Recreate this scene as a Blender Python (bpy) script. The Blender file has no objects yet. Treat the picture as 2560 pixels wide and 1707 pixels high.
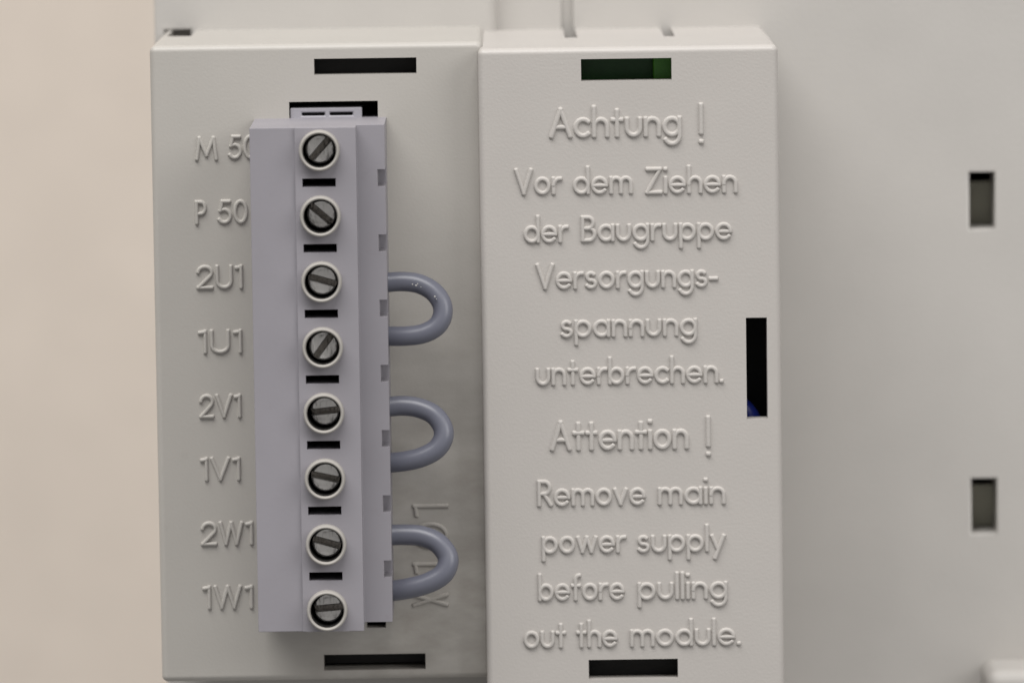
import bpy, bmesh, math, random
from mathutils import Vector, Matrix
random.seed(7)
S = 0.001                      # one millimetre in metres; everything below is in mm
scene = bpy.context.scene
COL = scene.collection

# ------------------------------------------------------------------ camera
W0, H0, F = 2560.0, 1707.0, 16200.0          # photograph size, focal length in its pixels
VX, VY, ROLL = -40.0, 1613.0, math.radians(0.83)
Yc = Vector((VX, VY, -F)).normalized()
Xc = Vector((math.cos(ROLL), math.sin(ROLL), 0)); Xc = (Xc - Yc*Xc.dot(Yc)).normalized()
Zc = Xc.cross(Yc).normalized()
R = Matrix((Xc, Yc, Zc))                      # camera -> world rotation
DIST = 509.0
look = R @ Vector((0, 0, -1))
CAM = look * (-DIST/look.y)
cam_d = bpy.data.cameras.new('camera'); cam = bpy.data.objects.new('camera', cam_d); COL.objects.link(cam)
cam.matrix_world = Matrix.Translation(CAM*S) @ R.to_4x4()
cam_d.sensor_width = 36; cam_d.lens = F/W0*36
cam_d.clip_start = 0.02; cam_d.clip_end = 20
cam_d.dof.use_dof = True
cam_d.dof.focus_distance = (CAM.length - 3.0)*S
cam_d.dof.aperture_fstop = 32
scene.camera = cam

def P(px, py, y=0.0):
    """world x, z in mm where the ray through photo pixel (px, py) meets the plane at depth y"""
    d = R @ Vector((px - W0/2, -(py - H0/2), -F))
    t = (y - CAM.y)/d.y
    p = CAM + d*t
    return p.x, p.z

# ------------------------------------------------------------------ light
scene.view_settings.view_transform = 'Standard'
scene.view_settings.look = 'None'
scene.view_settings.exposure = 0.10
world = bpy.data.worlds.new('World'); scene.world = world; world.use_nodes = True
bg = world.node_tree.nodes['Background']
bg.inputs[0].default_value = (1.0, 0.985, 0.968, 1); bg.inputs[1].default_value = 0.31
def area(name, loc, target, size, power, col, sy=None):
    l = bpy.data.lights.new(name, 'AREA'); l.energy = power; l.color = col
    l.shape = 'RECTANGLE' ; l.size = size*S; l.size_y = (sy or size)*S
    o = bpy.data.objects.new(name, l); COL.objects.link(o)
    o.location = Vector(loc)*S
    o.rotation_euler = (Vector(target)-Vector(loc)).to_track_quat('-Z', 'Y').to_euler()
    return o
area('ceiling_lamp', (-190, -400, 820), (0, 10, 0), 950, 11.0, (1.0, 0.985, 0.968), 480)
area('fill_light', (650, -520, 430), (0, 10, 0), 500, 2.9, (1.0, 0.985, 0.968))  # added fill from the right, stands for no known lamp

# ------------------------------------------------------------------ materials
def plastic(name, col, rough=0.5, grain=0.010, gscale=5200, var=0.05, dirt=0.0, spec=0.4):
    m = bpy.data.materials.new(name); m.use_nodes = True
    nt = m.node_tree; N = nt.nodes; L = nt.links; b = N['Principled BSDF']
    b.inputs['Roughness'].default_value = rough
    b.inputs['Specular IOR Level'].default_value = spec
    tc = N.new('ShaderNodeTexCoord')
    n1 = N.new('ShaderNodeTexNoise'); n1.inputs['Scale'].default_value = 130; n1.inputs['Detail'].default_value = 5
    L.new(tc.outputs['Object'], n1.inputs['Vector'])
    r1 = N.new('ShaderNodeMapRange'); r1.inputs[1].default_value = 0.3; r1.inputs[2].default_value = 0.7
    r1.inputs[3].default_value = 1-var; r1.inputs[4].default_value = 1+var
    L.new(n1.outputs['Fac'], r1.inputs[0])
    mul = N.new('ShaderNodeVectorMath'); mul.operation = 'SCALE'
    mul.inputs[0].default_value = col; L.new(r1.outputs[0], mul.inputs['Scale'])
    out = mul.outputs[0]
    if dirt > 0:
        n2 = N.new('ShaderNodeTexNoise'); n2.inputs['Scale'].default_value = 700; n2.inputs['Detail'].default_value = 6
        n2.inputs['Roughness'].default_value = 0.7
        L.new(tc.outputs['Object'], n2.inputs['Vector'])
        r2 = N.new('ShaderNodeMapRange'); r2.inputs[1].default_value = 0.60; r2.inputs[2].default_value = 0.78
        r2.inputs[3].default_value = 0; r2.inputs[4].default_value = dirt
        L.new(n2.outputs['Fac'], r2.inputs[0])
        mx = N.new('ShaderNodeMixRGB'); mx.inputs[2].default_value = (0.09, 0.075, 0.06, 1)
        L.new(r2.outputs[0], mx.inputs[0]); L.new(out, mx.inputs[1]); out = mx.outputs[0]
    L.new(out, b.inputs['Base Color'])
    g = N.new('ShaderNodeTexNoise'); g.inputs['Scale'].default_value = gscale; g.inputs['Detail'].default_value = 3
    L.new(tc.outputs['Object'], g.inputs['Vector'])
    bp = N.new('ShaderNodeBump'); bp.inputs['Strength'].default_value = 1.0; bp.inputs['Distance'].default_value = grain*S
    L.new(g.outputs['Fac'], bp.inputs['Height']); L.new(bp.outputs[0], b.inputs['Normal'])
    return m
def add_grime_shade(m, boxes, scale, amount, col):
    """mottled brown grime with painted-in shade over a stretch of the surface (boxes in metres, object space)"""
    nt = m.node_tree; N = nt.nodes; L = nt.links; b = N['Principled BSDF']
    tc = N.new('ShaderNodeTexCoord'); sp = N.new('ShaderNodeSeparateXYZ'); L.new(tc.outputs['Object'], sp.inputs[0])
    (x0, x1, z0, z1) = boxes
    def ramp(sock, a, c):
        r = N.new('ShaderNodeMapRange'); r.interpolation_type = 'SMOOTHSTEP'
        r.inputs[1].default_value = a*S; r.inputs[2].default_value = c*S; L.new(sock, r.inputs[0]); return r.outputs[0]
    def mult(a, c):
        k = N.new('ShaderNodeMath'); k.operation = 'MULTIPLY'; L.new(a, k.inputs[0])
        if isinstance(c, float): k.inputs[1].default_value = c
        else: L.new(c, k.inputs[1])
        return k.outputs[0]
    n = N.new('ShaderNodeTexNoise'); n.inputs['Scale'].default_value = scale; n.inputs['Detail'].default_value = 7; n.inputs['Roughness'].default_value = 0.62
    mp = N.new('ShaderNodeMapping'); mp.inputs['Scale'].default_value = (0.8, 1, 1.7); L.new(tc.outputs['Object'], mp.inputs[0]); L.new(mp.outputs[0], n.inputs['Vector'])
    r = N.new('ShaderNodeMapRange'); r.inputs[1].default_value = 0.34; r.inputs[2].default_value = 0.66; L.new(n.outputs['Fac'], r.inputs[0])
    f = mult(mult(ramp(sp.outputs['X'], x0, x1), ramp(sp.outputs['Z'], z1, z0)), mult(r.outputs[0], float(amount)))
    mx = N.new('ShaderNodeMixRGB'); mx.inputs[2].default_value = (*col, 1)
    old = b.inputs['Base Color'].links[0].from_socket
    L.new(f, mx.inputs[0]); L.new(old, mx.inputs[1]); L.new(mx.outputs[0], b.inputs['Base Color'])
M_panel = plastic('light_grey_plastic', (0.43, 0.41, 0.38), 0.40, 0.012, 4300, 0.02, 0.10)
add_grime_shade(M_panel, (9.0, 14.0, 8.0, 44.0), 210, 0.42, (0.16, 0.135, 0.11))  # brown grime plus the block's shade painted into the colour, towards lower right
M_cover = plastic('pale_grey_plastic', (0.465, 0.44, 0.415), 0.40, 0.016, 4300, 0.02, 0.0)
M_rear = plastic('rear_grey_plastic', (0.47, 0.45, 0.425), 0.55, 0.02, 3000, 0.03)
M_block = plastic('lavender_grey_polyamide', (0.280, 0.267, 0.292), 0.45, 0.006, 3500, 0.05, 0.10)
M_collar = plastic('cream_polyamide', (0.365, 0.345, 0.32), 0.5, 0.005, 3500, 0.05, 0.12)
M_wire = plastic('grey_wire_sleeve', (0.125, 0.13, 0.165), 0.36, 0.006, 1500, 0.08, 0.10, 0.6)
M_board = plastic('green_circuit_board', (0.015, 0.10, 0.015), 0.35, 0.003, 2000, 0.3)
M_brightgreen = plastic('green_lacquer', (0.06, 0.24, 0.02), 0.35, 0.003, 2000, 0.2)
M_blue = plastic('blue_sleeve', (0.006, 0.015, 0.16), 0.45, 0.003, 2000, 0.2)
M_black = plastic('black_plastic', (0.012, 0.011, 0.010), 0.6, 0.003, 2000, 0.2)
M_dark = plastic('dark_inner_bracket', (0.66, 0.65, 0.54), 0.6, 0.006, 2000, 0.2)
M_wall = plastic('beige_wall_paint', (0.63, 0.56, 0.492), 0.8, 0.05, 400, 0.03)
def metal():
    m = bpy.data.materials.new('scratched_zinc_steel'); m.use_nodes = True
    nt = m.node_tree; N = nt.nodes; L = nt.links; b = N['Principled BSDF']
    b.inputs['Metallic'].default_value = 0.8
    b.inputs['Base Color'].default_value = (0.70, 0.68, 0.66, 1)
    tc = N.new('ShaderNodeTexCoord')
    n = N.new('ShaderNodeTexNoise'); n.inputs['Scale'].default_value = 1600; n.inputs['Detail'].default_value = 5
    L.new(tc.outputs['Object'], n.inputs['Vector'])
    r = N.new('ShaderNodeMapRange'); r.inputs[3].default_value = 0.16; r.inputs[4].default_value = 0.5
    L.new(n.outputs['Fac'], r.inputs[0]); L.new(r.outputs[0], b.inputs['Roughness'])
    mp = N.new('ShaderNodeMapping'); mp.inputs['Scale'].default_value = (1, 1, 0.12); mp.inputs['Rotation'].default_value = (0, 0.7, 0)
    L.new(tc.outputs['Object'], mp.inputs[0])
    s = N.new('ShaderNodeTexNoise'); s.inputs['Scale'].default_value = 5200; s.inputs['Detail'].default_value = 2
    L.new(mp.outputs[0], s.inputs['Vector'])
    ad = N.new('ShaderNodeMath'); ad.operation = 'MULTIPLY_ADD'; ad.inputs[1].default_value = 2.5
    L.new(n.outputs['Fac'], ad.inputs[0]); L.new(s.outputs['Fac'], ad.inputs[2])
    bp = N.new('ShaderNodeBump'); bp.inputs['Distance'].default_value = 0.05*S
    L.new(ad.outputs[0], bp.inputs['Height']); L.new(bp.outputs[0], b.inputs['Normal'])
    return m
M_metal = metal()
M_slot = metal(); M_slot.name = 'dark_slot_steel'  # slot floors: same steel in a darker colour
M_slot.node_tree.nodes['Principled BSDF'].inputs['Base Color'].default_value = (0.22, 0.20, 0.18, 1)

# ------------------------------------------------------------------ object helpers
def thing(name, label, cat, loc=(0, 0, 0), group=None, kind=None):
    o = bpy.data.objects.new(name, None); COL.objects.link(o)
    o.location = Vector(loc)*S; o.empty_display_size = 0.005
    o['label'] = label; o['category'] = cat
    if group: o['group'] = group
    if kind: o['kind'] = kind
    return o
def mesh_obj(name, verts, faces, mat, parent=None, smooth=False, label=None):
    me = bpy.data.meshes.new(name)
    off = (parent_loc(parent) if parent else Vector((0, 0, 0)))
    me.from_pydata([tuple(Vector(v)*S - off) for v in verts], [], faces)
    me.validate(); me.materials.append(mat)
    if smooth: me.shade_smooth()
    o = bpy.data.objects.new(name, me); COL.objects.link(o)
    if parent: o.parent = parent
    if label: o['label'] = label
    return o
def parent_loc(p):
    v = Vector((0, 0, 0))
    while p is not None:
        v += p.location; p = p.parent
    return v
def voxel(name, xs, zs, ys, solid, mat, parent, wt=None, radius=0.5, extra=None, skip=None, label=None, seg=4):
    """boundary faces of the cells (i, j, k) for which solid() holds; edges with a weight wt(mid) are rounded"""
    xs, zs, ys = list(xs), list(zs), list(ys)
    nx, nz, ny = len(xs)-1, len(zs)-1, len(ys)-1
    def c(a, i): return (a[i]+a[i+1])/2
    sol = {(i, j, k) for i in range(nx) for j in range(nz) for k in range(ny) if solid(c(xs, i), c(zs, j), c(ys, k))}
    vid = {}; verts = []; faces = []
    def v(i, j, k):
        if (i, j, k) not in vid:
            vid[(i, j, k)] = len(verts); verts.append((xs[i], ys[k], zs[j]))
        return vid[(i, j, k)]
    for (i, j, k) in sol:
        if (i, j, k-1) not in sol and not (skip and skip(c(xs, i), c(zs, j), ys[k])):
            faces.append((v(i, j, k), v(i+1, j, k), v(i+1, j+1, k), v(i, j+1, k)))
        if (i, j, k+1) not in sol: faces.append((v(i, j, k+1), v(i, j+1, k+1), v(i+1, j+1, k+1), v(i+1, j, k+1)))
        if (i-1, j, k) not in sol: faces.append((v(i, j, k), v(i, j+1, k), v(i, j+1, k+1), v(i, j, k+1)))
        if (i+1, j, k) not in sol: faces.append((v(i+1, j, k), v(i+1, j, k+1), v(i+1, j+1, k+1), v(i+1, j+1, k)))
        if (i, j-1, k) not in sol: faces.append((v(i, j, k), v(i, j, k+1), v(i+1, j, k+1), v(i+1, j, k)))
        if (i, j+1, k) not in sol: faces.append((v(i, j+1, k), v(i+1, j+1, k), v(i+1, j+1, k+1), v(i, j+1, k+1)))
    if extra: extra(verts, faces)
    o = mesh_obj(name, verts, faces, mat, parent, label=label)
    if wt:
        me = o.data; off = parent_loc(parent)
        bm = bmesh.new(); bm.from_mesh(me)
        lay = bm.edges.layers.float.get('bevel_weight_edge') or bm.edges.layers.float.new('bevel_weight_edge')
        for e in bm.edges:
            if len(e.link_faces) == 2 and e.calc_face_angle(0) > 0.5:
                mid = ((e.verts[0].co + e.verts[1].co)/2 + off)/S
                e[lay] = wt(mid.x, mid.z, mid.y)
                if e[lay] < 0.01: e.smooth = False
        for f in bm.faces: f.smooth = True
        bm.to_mesh(me); bm.free()
        md = o.modifiers.new('rounding', 'BEVEL'); md.limit_method = 'WEIGHT'; md.width = radius*S
        md.segments = seg; md.harden_normals = True; md.use_clamp_overlap = True
    return o
def rounded_shell(name, x0, x1, z0, z1, y0, r, xs, zs, ys, solid, mat, parent):
    """a voxel shell whose front rim is rounded with radius r: vertices of the outer skin are moved onto the rounded box"""
    st = [r*math.tan(math.radians(45*k/6)) for k in range(0, 7)]
    xs2 = brk(*xs, *[x0+r-d for d in st], *[x1-r+d for d in st])
    zs2 = brk(*zs, *[z0+r-d for d in st], *[z1-r+d for d in st])
    ys2 = brk(*ys, *[y0+r-d for d in st])
    o = voxel(name, xs2, zs2, ys2, solid, mat, parent)
    off = parent_loc(parent); e = 1e-4
    for v in o.data.vertices:
        p = (v.co + off)/S
        if not (abs(p.x-x0) < e or abs(p.x-x1) < e or abs(p.z-z0) < e or abs(p.z-z1) < e or abs(p.y-y0) < e): continue
        q = Vector((min(max(p.x, x0+r), x1-r), max(p.y, y0+r), min(max(p.z, z0+r), z1-r)))
        d = p - q
        if d.length > 1e-6: v.co = (q + d.normalized()*r)*S - off
    return o
def rect(pxl, pxr, pyt, pyb, y):
    """x0, x1, z0, z1 of a photo rectangle on the plane y (measured along its middle lines)"""
    my, mx = (pyt+pyb)/2, (pxl+pxr)/2
    return P(pxl, my, y)[0], P(pxr, my, y)[0], P(mx, pyb, y)[1], P(mx, pyt, y)[1]
def brk(*vals): return sorted(set(round(v, 5) for v in vals))

# ------------------------------------------------------------------ stroke lettering
B, T, XH, ASC, DSC = 0.065, 0.935, 0.60, 1.0, -0.235
Rr = (XH-B)/2; Cy = (XH+B)/2
def arc(cx, cy, rx, ry, a0, a1, n=None):
    n = n or max(4, int(abs(a1-a0)/14))
    return [(cx+rx*math.cos(math.radians(a0+(a1-a0)*i/n)), cy+ry*math.sin(math.radians(a0+(a1-a0)*i/n))) for i in range(n+1)]
def ring(cx, cy, rx, ry): return arc(cx, cy, rx, ry, 0, 360, 26)
def arch(x, w): return [(x, 0.36)] + arc(x+w/2, XH-w/2, w/2, w/2, 170, 0) + [(x+w, B)]
def dot(x, y): return [(x-0.006, y), (x+0.006, y)]
G = {
 'c': ([arc(Rr, Cy, Rr, Rr, 48, 312)], 0.46),
 'e': ([[(0.02, Cy), (2*Rr-0.01, Cy)], arc(Rr, Cy, Rr, Rr, 0, 318)], 2*Rr),
 'o': ([ring(Rr, Cy, Rr, Rr)], 2*Rr),
 'a': ([ring(Rr, Cy, Rr, Rr), [(2*Rr, XH+.01), (2*Rr, B)]], 2*Rr),
 'd': ([ring(Rr, Cy, Rr, Rr), [(2*Rr, ASC), (2*Rr, B)]], 2*Rr),
 'b': ([ring(Rr, Cy, Rr, Rr), [(0, ASC), (0, B)]], 2*Rr),
 'p': ([ring(Rr, Cy, Rr, Rr), [(0, XH+.01), (0, DSC)]], 2*Rr),
 'g': ([ring(Rr, Cy, Rr, Rr), [(2*Rr, XH+.01), (2*Rr, 0.04)] + arc(Rr, 0.035, Rr, 0.27, -6, -150)], 2*Rr),
 'h': ([[(0, ASC), (0, B)], arch(0, .47)], .47),
 'n': ([[(0, XH), (0, B)], arch(0, .47)], .47),
 'm': ([[(0, XH), (0, B)], arch(0, .40), arch(.40, .40)], .80),
 'u': ([[(0, XH), (0, .30)] + arc(.235, .30, .235, .235, 190, 350) + [(.47, .30), (.47, XH)]], .47),
 'r': ([[(0, XH), (0, B)], arc(.26, .34, .26, .26, 175, 84)], .27),
 'i': ([[(0, XH), (0, B)], dot(0, .93)], 0.0),
 'l': ([[(0, ASC), (0, B)]], 0.0),
 't': ([[(.15, .88), (.15, B)], [(0, XH-.02), (.30, XH-.02)]], .30),
 'f': ([[(.12, B), (.12, .80)] + arc(.29, .80, .17, .17, 170, 92), [(0, XH-.02), (.28, XH-.02)]], .29),
 's': ([arc(.18, .465, .15, .135, 42, 262) + arc(.18, .20, .18, .135, 82, -148)], .36),
 'v': ([[(0, XH), (.23, B)], [(.23, B), (.46, XH)]], .46),
 'w': ([[(0, XH), (.19, B)], [(.19, B), (.38, XH)], [(.38, XH), (.57, B)], [(.57, B), (.76, XH)]], .76),
 'y': ([[(0, XH), (.23, B)], [(.46, XH), (.12, DSC)]], .46),
 'A': ([[(0, B), (.33, T)], [(.33, T), (.66, B)], [(.13, .36), (.53, .36)]], .66),
 'V': ([[(0, T), (.31, B)], [(.31, B), (.62, T)]], .62),
 'Z': ([[(0.02, T), (.52, T)], [(.52, T), (0, B)], [(0, B), (.54, B)]], .54),
 'B': ([[(0, T), (0, B)], [(0, T), (.22, T)] + arc(.22, (T+.52)/2, .20, (T-.52)/2, 80, -80) + [(.22, .52), (0, .52)],
        [(.22, .52)] + arc(.25, (.52+B)/2, .23, (.52-B)/2, 80, -80) + [(.25, B), (0, B)]], .48),
 'R': ([[(0, T), (0, B)], [(0, T), (.22, T)] + arc(.22, (T+.48)/2, .22, (T-.48)/2, 80, -80) + [(.22, .48), (0, .48)],
        [(.20, .48), (.48, B)]], .48),
 'P': ([[(0, T), (0, B)], [(0, T), (.22, T)] + arc(.22, (T+.45)/2, .23, (T-.45)/2, 80, -80) + [(.22, .45), (0, .45)]], .45),
 'M': ([[(0, B), (.11, T)], [(.11, T), (.40, .22)], [(.40, .22), (.69, T)], [(.69, T), (.80, B)]], .80),
 'U': ([[(0, T), (0, .33)] + arc(.26, .33, .26, .265, 190, 350) + [(.52, .33), (.52, T)]], .52),
 'W': ([[(0, T), (.21, B)], [(.21, B), (.42, T)], [(.42, T), (.63, B)], [(.63, B), (.84, T)]], .84),
 'X': ([[(0, T), (.60, B)], [(.60, T), (0, B)]], .60),
 '1': ([[(0, T-.06), (.17, T-.03)], [(.17, T), (.17, B)]], .17),
 '2': ([arc(.25, T-.24, .25, .24, 175, -35) + [(0.0, B)], [(0, B), (.50, B)]], .50),
 '5': ([[(.45, T), (.14, T)], [(.14, T), (.07, .56)], arc(.22, .335, .27, .27, 128, -145)], .49),
 '0': ([ring(.25, .50, .25, .435)], .50),
 '-': ([[(0, .33), (.24, .33)]], .24),
 '.': ([dot(0, B+.01)], 0.0),
 '!': ([[(0, 1.03), (0, .12)], dot(0, -.18)], 0.0),
}
PROF = [(-1.12, -0.18), (-0.98, 0.06), (-0.78, 0.42), (-0.58, 0.86), (-0.36, 0.97), (0, 1.0), (0.36, 0.97), (0.58, 0.86), (0.78, 0.42), (0.98, 0.06), (1.12, -0.18)]
def sweep(pts, w, h, verts, faces, place):
    """ridge with sloping flanks along the polyline pts (2-D, mm); place(u, v, height) -> world"""
    closed = len(pts) > 8 and math.hypot(pts[0][0]-pts[-1][0], pts[0][1]-pts[-1][1]) < 1e-6
    if closed: pts = pts[:-1]
    n = len(pts)
    def tang(i):
        a = pts[(i-1) % n] if (closed or i > 0) else pts[i]
        b = pts[(i+1) % n] if (closed or i < n-1) else pts[i]
        L = math.hypot(b[0]-a[0], b[1]-a[1]) or 1
        return ((b[0]-a[0])/L, (b[1]-a[1])/L)
    rings = []
    def add(p, t, sw, sh):
        nrm = (-t[1], t[0]); ids = []
        for (u, q) in PROF:
            hh = q*h*(sh if q > 0 else 1)
            verts.append(place(p[0]+nrm[0]*u*sw*w/2, p[1]+nrm[1]*u*sw*w/2, hh)); ids.append(len(verts)-1)
        rings.append(ids)
    if not closed:
        t = tang(0)
        add((pts[0][0]-t[0]*w*.48, pts[0][1]-t[1]*w*.48), t, .55, 0.05)
        add((pts[0][0]-t[0]*w*.36, pts[0][1]-t[1]*w*.36), t, .85, 0.72)
        add((pts[0][0]-t[0]*w*.20, pts[0][1]-t[1]*w*.20), t, 1, 1)
    for i in range(n): add(pts[i], tang(i), 1, 1)
    if not closed:
        t = tang(n-1)
        add((pts[-1][0]+t[0]*w*.20, pts[-1][1]+t[1]*w*.20), t, 1, 1)
        add((pts[-1][0]+t[0]*w*.36, pts[-1][1]+t[1]*w*.36), t, .85, 0.72)
        add((pts[-1][0]+t[0]*w*.48, pts[-1][1]+t[1]*w*.48), t, .55, 0.05)
    m = len(rings)
    for i in range(m if closed else m-1):
        a, b = rings[i], rings[(i+1) % m]
        for j in range(len(PROF)-1): faces.append((a[j], b[j], b[j+1], a[j+1]))
    if not closed:
        faces.append(tuple(rings[0])); faces.append(tuple(reversed(rings[-1])))
def layout(word, gap=0.205):
    x = 0; out = []
    for ch in word:
        st, w = G[ch]
        g = gap
        for s in st: out.append([(x+p[0], p[1]) for p in s])
        x += w + g
    return out, x - g
def lettering(words, y, cap, parent, label, sw=0.145, h=0.26, rot=False):
    """words: (text, left px, right px, baseline py at its left end); y = depth of the panel face; cap height in px"""
    verts, faces = [], []
    ppm = F/(y - CAM.y)
    for (txt, xl, xr, by) in words:
        strokes, wn = layout(txt)
        wmm = cap/ppm*sw
        capmm = cap/ppm
        if not rot:
            x0, z0 = P(xl, by, y); x1, _ = P(xr, by, y)
            sx = ((x1-x0) - wmm)/wn if wn > 0.01 else capmm
            for si, s in enumerate(strokes):
                hs = h*(1 - 0.05*(si % 4) - 0.012*((si//4) % 5))
                pts = [(x0+wmm/2+p[0]*sx, z0+p[1]*capmm) for p in s]
                sweep(pts, wmm, hs, verts, faces, lambda u, v, q: (u, y-q, v))
        else:   # reading upwards: xl, xr are the y pixels of the word's start and end, by the x pixel of the baseline
            xb, z0 = P(by, xl, y); _, z1 = P(by, xr, y)
            sx = ((z1-z0) - wmm)/wn if wn > 0.01 else capmm
            for si, s in enumerate(strokes):
                hs = h*(1 - 0.05*(si % 4) - 0.012*((si//4) % 5))
                pts = [(xb-p[1]*capmm, z0+wmm/2+p[0]*sx) for p in s]
                sweep(pts, wmm, hs, verts, faces, lambda u, v, q: (u, y-q, v))
    return mesh_obj('raised_lettering', verts, faces, M_panel if parent is PANEL else M_cover, parent, smooth=True, label=label)

# ------------------------------------------------------------------ setting
YW = 240
wx, wz = 900, 700
wall = mesh_obj('wall', [(-wx, YW, -wz), (wx, YW, -wz), (wx, YW, wz), (-wx, YW, wz)], [(0, 1, 2, 3)], M_wall)
wall['kind'] = 'structure'

# depths of the main faces (mm)
YC, YP, YB, YR = 0.0, 3.0, -8.5, 28.5      # warning cover, left panel, terminal block, rear housing
YL = 26.8                                   # raised left field of the rear housing

# ------------------------------------------------------------------ rear housing
hx0 = P(386, 40, YL)[0]; hstep = P(1243, 40, YL)[0]
rearT = thing('rear_housing', 'large light grey rear housing behind both front modules, two small slots at its right', 'housing', (hx0, YR, -60))
h1 = rect(2423, 2488, 430, 573, YR); h2 = rect(2422, 2486, 1195, 1334, YR)
gr = P(1404, 30, YR)[0], P(1432, 30, YR)[0]
dk = rect(411, 478, 76, 112, YL)
zt, zb = 110, -110
xs = brk(hx0, dk[0], dk[1], hstep, gr[0], gr[1], h1[0], h1[1], 130)
zs = brk(zb, h2[2], h2[3], h1[2], h1[3], dk[2], dk[3], zt)
ys = [YL, YR, YR+0.5, YR+5, 57, 60]
def inr(x, z, r): return r[0] < x < r[1] and r[2] < z < r[3]
def solid(x, z, y):
    if y > YR+5: return y > 57 or x < hx0+4 or z > 106 or z < -106 or x > 126
    if y < YR: return x < hstep and not inr(x, z, dk)
    if y < YR+0.5 and gr[0] < x < gr[1] and z > 0: return False
    return not (inr(x, z, h1) or inr(x, z, (h1[0], h1[1], h2[2], h2[3])))
voxel('housing_shell', brk(*xs, hx0+4, 126), brk(*zs, 106, -106), ys, solid, M_rear, rearT,
      lambda x, z, y: 1.0 if y < YL+0.1 and abs(x-hstep) < .1 else (0.13 if y < YR+.1 else 0), 1.2)
for r in (h1, h2):      # what shows inside the two slots
    x0, x1, z0, z1 = h1[0], h1[1], r[2], r[3]
    voxel('inner_bracket', [x0-2, x0+1.2, x1+2], [z0-3, z0+0.2, z1-1.2, z1+3], [YR+5.5, YR+7.2, YR+9],
          lambda x, z, y: y < YR+7.2 and z < z1-1.2, M_dark, rearT, lambda x, z, y: .2, .3)
bx0, bz1 = P(2467, 1677, YR-7)
voxel('raised_boss', [bx0, bx0+26], [bz1-25, bz1], [YR-7, YR+0.5], lambda x, z, y: True, M_rear, rearT, lambda x, z, y: 1.0, 1.1)

# ------------------------------------------------------------------ left terminal panel
PANEL = None
px0, px1 = P(389, 900, YP)[0], P(1206, 900, YC)[0]+0.35
pz1 = P(790, 110, YP)[1]; pz0 = P(790, 1699, YP)[1]
PANEL = thing('terminal_module', 'light grey module front with raised codes such as 2U1, carrying the screw terminals', 'module', (px0, YP, pz0))
sA = rect(785, 1041, 146, 186, YP); sC = rect(810, 1064, 1634, 1673, YP)
sB = rect(723, 945, 254, 330, YP); sD = rect(917, 965, 1540, 1568, YP)
bl = rect(700, 935, 330, 1540, YP)
holes = [sA, sB, sC, sD, bl]
cc = 0.8
YM = 17.5
nm = P(417, 89, YM)[0], P(477, 89, YM)[0]
xs = brk(px0, px0+cc, px1-cc, px1, *nm, *[v for h in holes for v in h[:2]])
zs = brk(pz0, pz0+cc, pz1-cc, pz1, *[v for h in holes for v in h[2:]])
def solid(x, z, y):
    if y < YP+1.8: return not any(inr(x, z, h) for h in holes)
    if z > pz1-cc and y > YM and nm[0] < x < nm[1]: return False
    return x < px0+cc or x > px1-cc or z < pz0+cc or z > pz1-cc
def wt(x, z, y):
    if y < YP+.01 and abs(x-px1) < .01: return 0.25
    if y < YP+.01: return 1.0 if (abs(x-px0) < .01 or abs(z-pz0) < .01 or abs(z-pz1) < .01) else 0.14
    if y < YL and (abs(x-px0) < .01 or abs(x-px1) < .01) and (abs(z-pz0) < .01 or abs(z-pz1) < .01): return 1.0
    return 0
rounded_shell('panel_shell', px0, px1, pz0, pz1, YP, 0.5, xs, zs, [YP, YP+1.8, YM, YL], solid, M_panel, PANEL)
LC = [('M', 487, 546.4, 402), ('50', 569.6, 645, 398.5)], [('P', 487, 519, 561.5), ('50', 543, 622, 560)], [('2U1', 491, 609, 723)], \
     [('1U1', 494.7, 607, 884)], [('2V1', 498, 605, 1045)], [('1V1', 500, 603, 1202)], [('2W1', 502, 635, 1363)], [('1W1', 506, 635, 1522)]
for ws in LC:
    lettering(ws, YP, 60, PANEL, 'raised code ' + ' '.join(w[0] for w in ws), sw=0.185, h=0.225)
lettering([('X', 1516, 1480, 1123), ('1', 1434, 1403, 1123), ('0', 1372, 1303, 1123), ('1', 1292, 1258, 1123)], YP, 94, PANEL,
          'raised code X101 reading upwards', sw=0.125, h=0.17, rot=True)
voxel('slot_darkener', brk(px0+1, sB[0]-.3, sB[1]+1.6, px1-1), brk(pz0+1, sD[2]-.4, sB[3]+.5, pz1-1), [YP+2.3, YP+12, YL-1],
      lambda x, z, y: not (sB[0]-.3 < x < sB[1]+1.6 and sD[2]-.4 < z < sB[3]+.5 and y < YP+12), M_black, PANEL)  # black filler added inside the module to keep its slots dark
# latch of the socket, seen in the notch above the block
M_latch = plastic('pale_lavender_polyamide', (0.34, 0.33, 0.36), 0.45, 0.004, 3500, 0.05)
lt = P(812, 286, YP)[0], P(824, 286, YP)[0]
lx = rect(725, 905, 270, 312, YP); ls = rect(754, 882, 282, 290, YP)
voxel('socket_latch', brk(lx[0], lx[1], ls[0], ls[1], *lt), brk(lx[2], lx[3], ls[2], ls[3]), [YP+0.25, YP+2.2, YP+5],
      lambda x, z, y: not (inr(x, z, ls) and y < YP+2.2 and not lt[0] < x < lt[1]), M_latch, PANEL, lambda x, z, y: .5, .25, label='lavender latch edge in the notch above the block')

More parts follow.
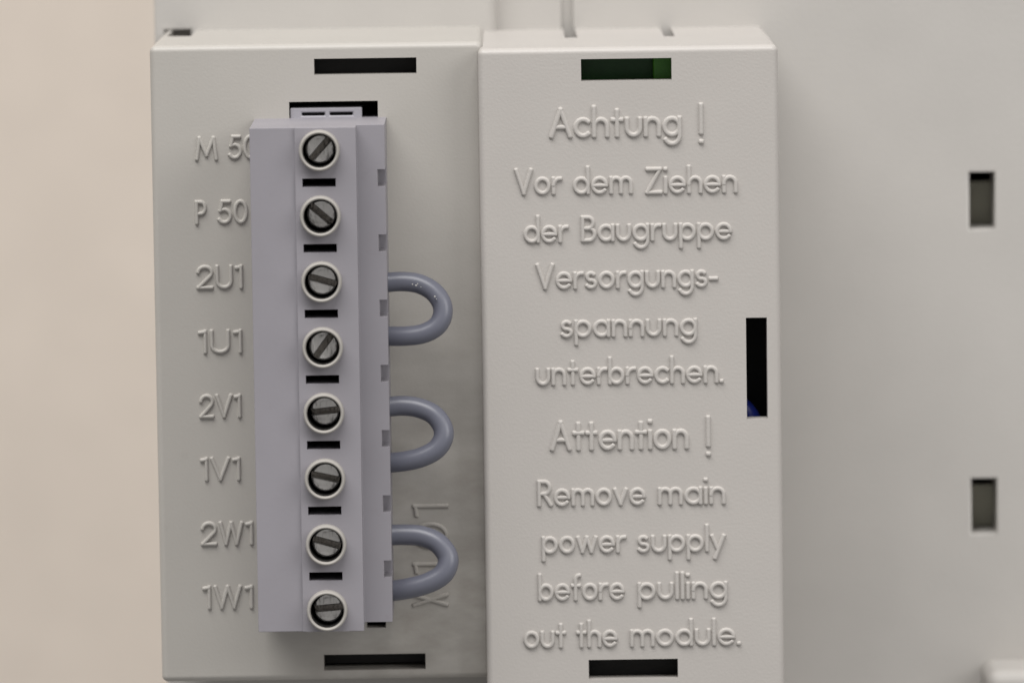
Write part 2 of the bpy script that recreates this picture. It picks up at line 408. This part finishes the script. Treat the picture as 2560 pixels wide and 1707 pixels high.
# ------------------------------------------------------------------ warning cover
cx0 = P(1206, 900, YC)[0]; cx1 = P(1952.5, 900, YC)[0]
cz1 = P(1570, 117.5, YC)[1]; cz0 = P(1570, 1707, YC)[1] - 9
COVER = thing('warning_cover', 'pale grey box cover with a raised bilingual warning text, right of the terminal panel', 'cover', (cx0, YC, cz0))
s1 = rect(1452.5, 1679, 147, 202, YC); s2 = rect(1866, 1918.5, 794, 1047, YC); s3 = rect(1472, 1695, 1647, 1695, YC)
holes = [s1, s2, s3]
YN = 14.7
n1 = P(1412, 94, YN)[0], P(1443, 94, YN)[0]; n2 = P(1660, 90, YN)[0], P(1687, 90, YN)[0]
xs = brk(cx0, cx0+cc, cx1-cc, cx1, *n1, *n2, *[v for h in holes for v in h[:2]])
zs = brk(cz0, cz0+cc, cz1-cc, cz1, *[v for h in holes for v in h[2:]])
def solid(x, z, y):
    if y < YC+1.8: return not any(inr(x, z, h) for h in holes)
    if z > cz1-cc and y > YN and (n1[0] < x < n1[1] or n2[0] < x < n2[1]): return False
    return x < cx0+cc or x > cx1-cc or z < cz0+cc or z > cz1-cc
def wt(x, z, y):
    if y < YC+.01: return 1.0 if (abs(x-cx0) < .01 or abs(x-cx1) < .01 or abs(z-cz0) < .01 or abs(z-cz1) < .01) else 0.14
    if y < YR and (abs(x-cx0) < .01 or abs(x-cx1) < .01) and (abs(z-cz0) < .01 or abs(z-cz1) < .01): return 1.0
    return 0
rounded_shell('cover_shell', cx0, cx1, cz0, cz1, YC, 0.5, xs, zs, [YC, YC+1.8, YN, YR], solid, M_cover, COVER)
TXT = [
 (76, [('Achtung', 1372, 1706, 346.5), ('!', 1746, 1756, 341)]),
 (67, [('Vor', 1285, 1406.5, 488.5), ('dem', 1431, 1583.5, 487), ('Ziehen', 1612, 1845.6, 486)]),
 (66, [('der', 1308, 1422.6, 608.5), ('Baugruppe', 1451, 1832, 605.5)]),
 (66, [('Versorgungs-', 1338.4, 1797, 724.5)]),
 (66, [('spannung', 1399, 1744.5, 844.5)]),
 (66, [('unterbrechen.', 1337.6, 1810, 964)]),
 (76, [('Attention', 1374, 1724, 1127), ('!', 1764, 1774, 1121)]),
 (67, [('Remove', 1342, 1616, 1266), ('main', 1643.5, 1815.6, 1262)]),
 (66, [('power', 1353, 1566.7, 1384), ('supply', 1591, 1815.6, 1381)]),
 (66, [('before', 1344, 1563.7, 1502), ('pulling', 1593, 1820.5, 1499)]),
 (66, [('out', 1308, 1417, 1620), ('the', 1439.4, 1546, 1618), ('module.', 1574, 1853, 1616)]),
]
for cap, ws in TXT:
    lettering(ws, YC, cap, COVER, 'raised words ' + ' '.join(w[0] for w in ws), sw=0.185, h=0.225)

voxel('slot_darkener', [cx0+.9, s1[0]-2, s1[1]+3.2, cx1-.9], [cz0+1, s3[3]+2, s2[2]-4, s2[3]+3, cz1-1], [YC+2.6, YC+8, YR-1],
      lambda x, z, y: y > YC+8 or (z < s2[2]-4), M_black, COVER)  # added black mass behind the cover's slots, there to darken them
# things seen through the cover's slots
gx0, gx1, gz0, gz1 = s1
bt = thing('circuit_board', 'dark green circuit board behind the upper slot of the warning cover', 'circuit board', (gx0, 7, gz0))
voxel('board', [gx0-4, gx1+5], [gz0-14, gz1-0.2], [5.0, 6.6], lambda x, z, y: True, M_board, bt)
voxel('component', [gx1-1.4, gx1+3], [gz0-5, gz1+0.6], [3.0, 4.9], lambda x, z, y: True, M_brightgreen, bt, lambda x, z, y: 1, .2, label='brighter green component at the board end')
def tube(path, r, seg=18, sub=1):
    verts, faces = [], []
    n = len(path); up = Vector((0, -1, 0))
    for i, p in enumerate(path):
        a = path[max(i-1, 0)]; b = path[min(i+1, n-1)]
        t = (b-a).normalized(); s = t.cross(up).normalized(); q = s.cross(t).normalized()
        for k in range(seg):
            an = 2*math.pi*k/seg
            rr = r[i] if isinstance(r, list) else r
            verts.append(tuple(p + s*(math.cos(an)*rr) + q*(math.sin(an)*rr)))
    for i in range(n-1):
        for k in range(seg):
            faces.append((i*seg+k, i*seg+(k+1) % seg, (i+1)*seg+(k+1) % seg, (i+1)*seg+k))
    faces.append(tuple(range(seg))); faces.append(tuple(reversed(range((n-1)*seg, n*seg))))
    return verts, faces
def spline(pts, n=14):
    out = []
    P_ = [pts[0]] + pts + [pts[-1]]
    for i in range(1, len(P_)-2):
        p0, p1, p2, p3 = P_[i-1:i+3]
        for k in range(n):
            t = k/n
            out.append(0.5*((2*p1) + (p2-p0)*t + (2*p0-5*p1+4*p2-p3)*t*t + (3*p1-p0-3*p2+p3)*t*t*t))
    out.append(pts[-1]); return out
a = P(1872, 985, 7); b = P(1886, 1120, 7)
v, f = tube(spline([Vector((a[0]-5, 9, a[1]+1.5)), Vector((a[0]-.8, 4.5, a[1]-.6)), Vector((a[0]+.2, 4.0, a[1]-2.5)), Vector((b[0]-1, 5, b[1]))]), 0.75, 16)
w = mesh_obj('blue_wire', v, f, M_blue, smooth=True)
w['label'] = 'blue wire glimpsed at the bottom of the tall slot in the warning cover'; w['category'] = 'wire'

# ------------------------------------------------------------------ terminal block
PIT = 164.0
xoff = lambda py: (py-950)*math.tan(ROLL)             # the block's verticals lean with the camera roll
bx0 = P(634.5, 950, YB)[0]; bxm = P(747, 950, YB)[0]; bx1 = P(899.5, 950, YB)[0]
YS = YB+2.7
bx2 = P(971.5, 950, YS)[0]; bxn = P(952, 950, YS)[0]
bz1 = P(750, 320, YB)[1]; bz0 = P(770, 1577, YB)[1]
BLOCK = thing('terminal_block', 'lavender grey pluggable terminal block with a column of eight slotted screws', 'terminal block', ((bx0+bx2)/2, YP, bz0))
scr = []
for i in range(8):
    x, z = P(798.3 + (818.5-798.3)*i/7, 376.2 + (1524.2-376.2)*i/7, YB)
    scr.append((x, z))
sxm = sum(s[0] for s in scr)/8
zp = (scr[0][1]-scr[7][1])/7
HC = 1.68; RH = 1.30
slx = sxm + (751-798.3+3)/32.4, sxm + (837-798.3+1)/32.4
slots = []
for i in range(7):
    zc = P(798+3*i, 457 + (1440-457)*i/6, YB)[1]
    slots.append((slx[0], slx[1], zc-.33, zc+.33))
nots = []
for i in range(7):
    zt_ = P(952+3*i, 423.5 + 162*i*1.005, YS)[1]; nots.append((bxn, bx2, zt_-1.35, zt_))
xs = brk(bx0, bxm, sxm-HC, slx[0], slx[1], sxm+HC, bx1, bxn, bx2)
zs = [bz0, bz1]
sz1 = bz1 + 0.0; sz0 = bz0 + 0.25
for (x, z) in scr: zs += [z-HC, z+HC]
for s in slots: zs += [s[2], s[3]]
for s in nots: zs += [s[2], s[3]]
zs = brk(*zs, sz0)
def cellof(x, z): return abs(x-sxm) < HC and any(abs(z-s[1]) < HC for s in scr)
YF = YB+0.22                       # the left field sits slightly back
def solid(x, z, y):
    if y < YF and x < bxm: return False
    if y < YS and x > bx1: return False
    if x > bx1 and z < sz0: return False
    if y < YS+3.5 and any(inr(x, z, n) for n in nots): return False
    if y < YP-1 and any(inr(x, z, s) for s in slots): return False
    return True
def skip(x, z, y): return abs(y-YB) < 1e-4 and cellof(x, z)
def extra(verts, faces):
    n = 40
    for (sx_, sz_) in scr:
        b0 = len(verts)
        for k in range(n):
            a = 2*math.pi*k/n; cs, sn = math.cos(a), math.sin(a)
            m = max(abs(cs), abs(sn))
            verts.append((sxm+HC*cs/m, YB, sz_+HC*sn/m)); verts.append((sxm+RH*cs, YB, sz_+RH*sn)); verts.append((sxm+RH*cs, YB+5, sz_+RH*sn))
        for k in range(n):
            a, b = b0+3*k, b0+3*((k+1) % n)
            faces.append((a, b, b+1, a+1)); faces.append((a+1, b+1, b+2, a+2))
        faces.append(tuple(b0+3*k+2 for k in range(n)))
def wt(x, z, y):
    if any(s[0]-.02 < x < s[1]+.02 and s[2]-.02 < z < s[3]+.02 for s in slots): return 0.12
    if any(n_[0]-.02 < x < n_[1]+.02 and n_[2]-.02 < z < n_[3]+.02 for n_ in nots): return 0.2
    if abs(x-bxm) < .02: return 0.5
    return 1.0 if y < YP-.1 else 0
voxel('block_body', xs, zs, brk(YB, YF, YS, YS+3.5, YP-1, YP+3), solid, M_block, BLOCK, wt, 0.16, extra, skip, seg=3)
# the left field leans back a little: handled by its rounded step; collars and screws follow
def collar_mesh():
    pr = [(1.60, 0.05), (1.585, -0.55), (1.56, -0.74), (1.50, -0.86), (1.43, -0.90), (1.37, -0.86), (1.325, -0.74), (1.30, -0.62), (1.295, -0.52)]
    n = 56; v, f = [], []
    for k in range(n):
        a = 2*math.pi*k/n
        for (r, y) in pr: v.append((r*math.cos(a), y, r*math.sin(a)))
    m = len(pr)
    for k in range(n):
        for j in range(m-1): f.append((k*m+j, k*m+j+1, ((k+1) % n)*m+j+1, ((k+1) % n)*m+j))
    return v, f
cv, cf = collar_mesh()
def well_mesh():
    n = 40; v, f = [], []
    for k in range(n):
        a = 2*math.pi*k/n
        for y in (-0.60, 2.9): v.append((1.275*math.cos(a), y, 1.275*math.sin(a)))
    for k in range(n):
        j = (k+1) % n; f.append((2*k, 2*k+1, 2*j+1, 2*j))
    f.append(tuple(2*k+1 for k in range(n)))
    return v, f
wv, wf = well_mesh(); wm = None
def segment(rad, half, n=18):
    """outline of the head on one side of the slot (2-D)"""
    a0 = math.asin(half/rad)
    return [(rad*math.cos(a0+(math.pi-2*a0)*i/n), rad*math.sin(a0+(math.pi-2*a0)*i/n)) for i in range(n+1)]
def screw_mesh(ang, rad=1.13, half=0.21, y0=0.0, depth=0.75):
    v, f = [], []
    ca, sa = math.cos(ang), math.sin(ang)
    for side in (1, -1):
        outl = segment(rad, half); inn = segment(rad-.12, half+.07)
        lay = [(inn, y0), (outl, y0+.10), (outl, y0+depth)]
        base = len(v); n = len(outl)
        for pts, y in lay:
            for (u, w_) in pts:
                u2, w2 = u*side, w_*side
                v.append((u2*ca-w2*sa, y, u2*sa+w2*ca))
        for l in range(2):
            for i in range(n):
                j = (i+1) % n
                f.append((base+l*n+i, base+l*n+j, base+(l+1)*n+j, base+(l+1)*n+i))
        f.append(tuple(base+i for i in range(n)))
    b = len(v); n = 40
    for k in range(n):
        a = 2*math.pi*k/n; v.append((rad*math.cos(a), y0+depth, rad*math.sin(a)))
    for k in range(n):
        a = 2*math.pi*k/n; v.append((rad*math.cos(a), y0+2.2, rad*math.sin(a)))
    f.append(tuple(range(b, b+n)))
    for k in range(n): f.append((b+k, b+(k+1) % n, b+n+(k+1) % n, b+n+k))
    return v, f
ANG = [48, -41, -16, 53, 6, -13, -16, 5]
SY = YB+0.65
bo = parent_loc(BLOCK)
cm = None
for i, (x, z) in enumerate(scr):
    if cm is None:
        c0 = mesh_obj('screw_collar', cv, cf, M_collar, None, smooth=True); cm = c0.data; c0.parent = BLOCK
    else:
        c0 = bpy.data.objects.new('screw_collar', cm); COL.objects.link(c0); c0.parent = BLOCK
    c0.location = Vector((sxm, YB, z))*S - bo
    if wm is None:
        w0 = mesh_obj('screw_well', wv, wf, M_black, None, smooth=True); wm = w0.data
    else:
        w0 = bpy.data.objects.new('screw_well', wm); COL.objects.link(w0)
    w0.parent = BLOCK; w0.location = Vector((sxm, YB, z))*S - bo
    v, f = screw_mesh(math.radians(ANG[i]))
    s0 = mesh_obj('screw', v, f, M_metal, None); s0.parent = BLOCK
    s0.data.materials.append(M_slot)
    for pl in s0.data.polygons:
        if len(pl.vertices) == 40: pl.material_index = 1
    s0.location = Vector((sxm+0.05, SY+0.22*math.sin(i*2.1), z+0.07))*S - bo
    s0.rotation_euler = (math.radians(5*math.sin(i*1.7)), 0, math.radians(4.0*math.cos(i*2.3)))

# ------------------------------------------------------------------ wire links
LP = [
 ([(935, 706), (966, 706), (1005, 704), (1046, 709), (1082, 728), (1104, 758), (1106, 790), (1090, 817), (1057, 834), (1015, 840), (966, 840), (935, 840)],
  'slate grey wire link, topmost of the three loops beside the block', 22.5),
 ([(935, 1018), (966, 1017), (1005, 1014), (1046, 1019), (1084, 1036), (1106, 1066), (1108, 1095), (1090, 1123), (1055, 1142), (1015, 1152), (966, 1157), (935, 1158)],
  'lavender grey wire link, middle one of the three loops beside the block', 23),
 ([(940, 1337), (972, 1337), (1010, 1336), (1052, 1339), (1092, 1355), (1117, 1385), (1119, 1412), (1103, 1438), (1066, 1458), (1020, 1470), (975, 1477), (940, 1480)],
  'lavender grey wire link, lowest of the three loops, crossing the sideways code', 24),
]
for i, (pts, lab, rp) in enumerate(LP):
    n = len(pts); pp = []
    for k, (a, b) in enumerate(pts):
        t = k/(n-1); y = -1.6 - 0.7*math.sin(math.pi*t) + 0.5*math.sin(2*math.pi*t)
        x, z = P(a, b, y); pp.append(Vector((x, y, z)))
    v, f = tube(spline(pp, 8), rp/31.9*1.1, 24)
    T_ = thing('wire_link', lab, 'wire', tuple(pp[0]), group='wire links plugged into the terminal block')
    mesh_obj('wire_sleeve', v, f, M_wire, T_, smooth=True)

    if i == 0:      # pale flecks stuck to the first link
        M_fleck = plastic('white_fleck', (0.45, 0.44, 0.43), 0.6)
        bm = bmesh.new()
        for (a, b, rr) in [(1031, 711, .07), (1040, 714, .10), (1044, 710, .06), (1052, 718, .05), (1087, 742, .085), (1091, 748, .05)]:
            y = -3.05; x, z = P(a, b, y)
            m4 = Matrix.Translation(Vector((x, y+.1, z))*S - parent_loc(T_)) @ Matrix.Diagonal((rr*S, rr*S*1.6, rr*S*random.uniform(.7, 1.4), 1))
            bmesh.ops.create_icosphere(bm, subdivisions=1, radius=1, matrix=m4)
        me = bpy.data.meshes.new('fleck'); bm.to_mesh(me); bm.free(); me.materials.append(M_fleck)
        o = bpy.data.objects.new('fleck', me); COL.objects.link(o); o.parent = T_
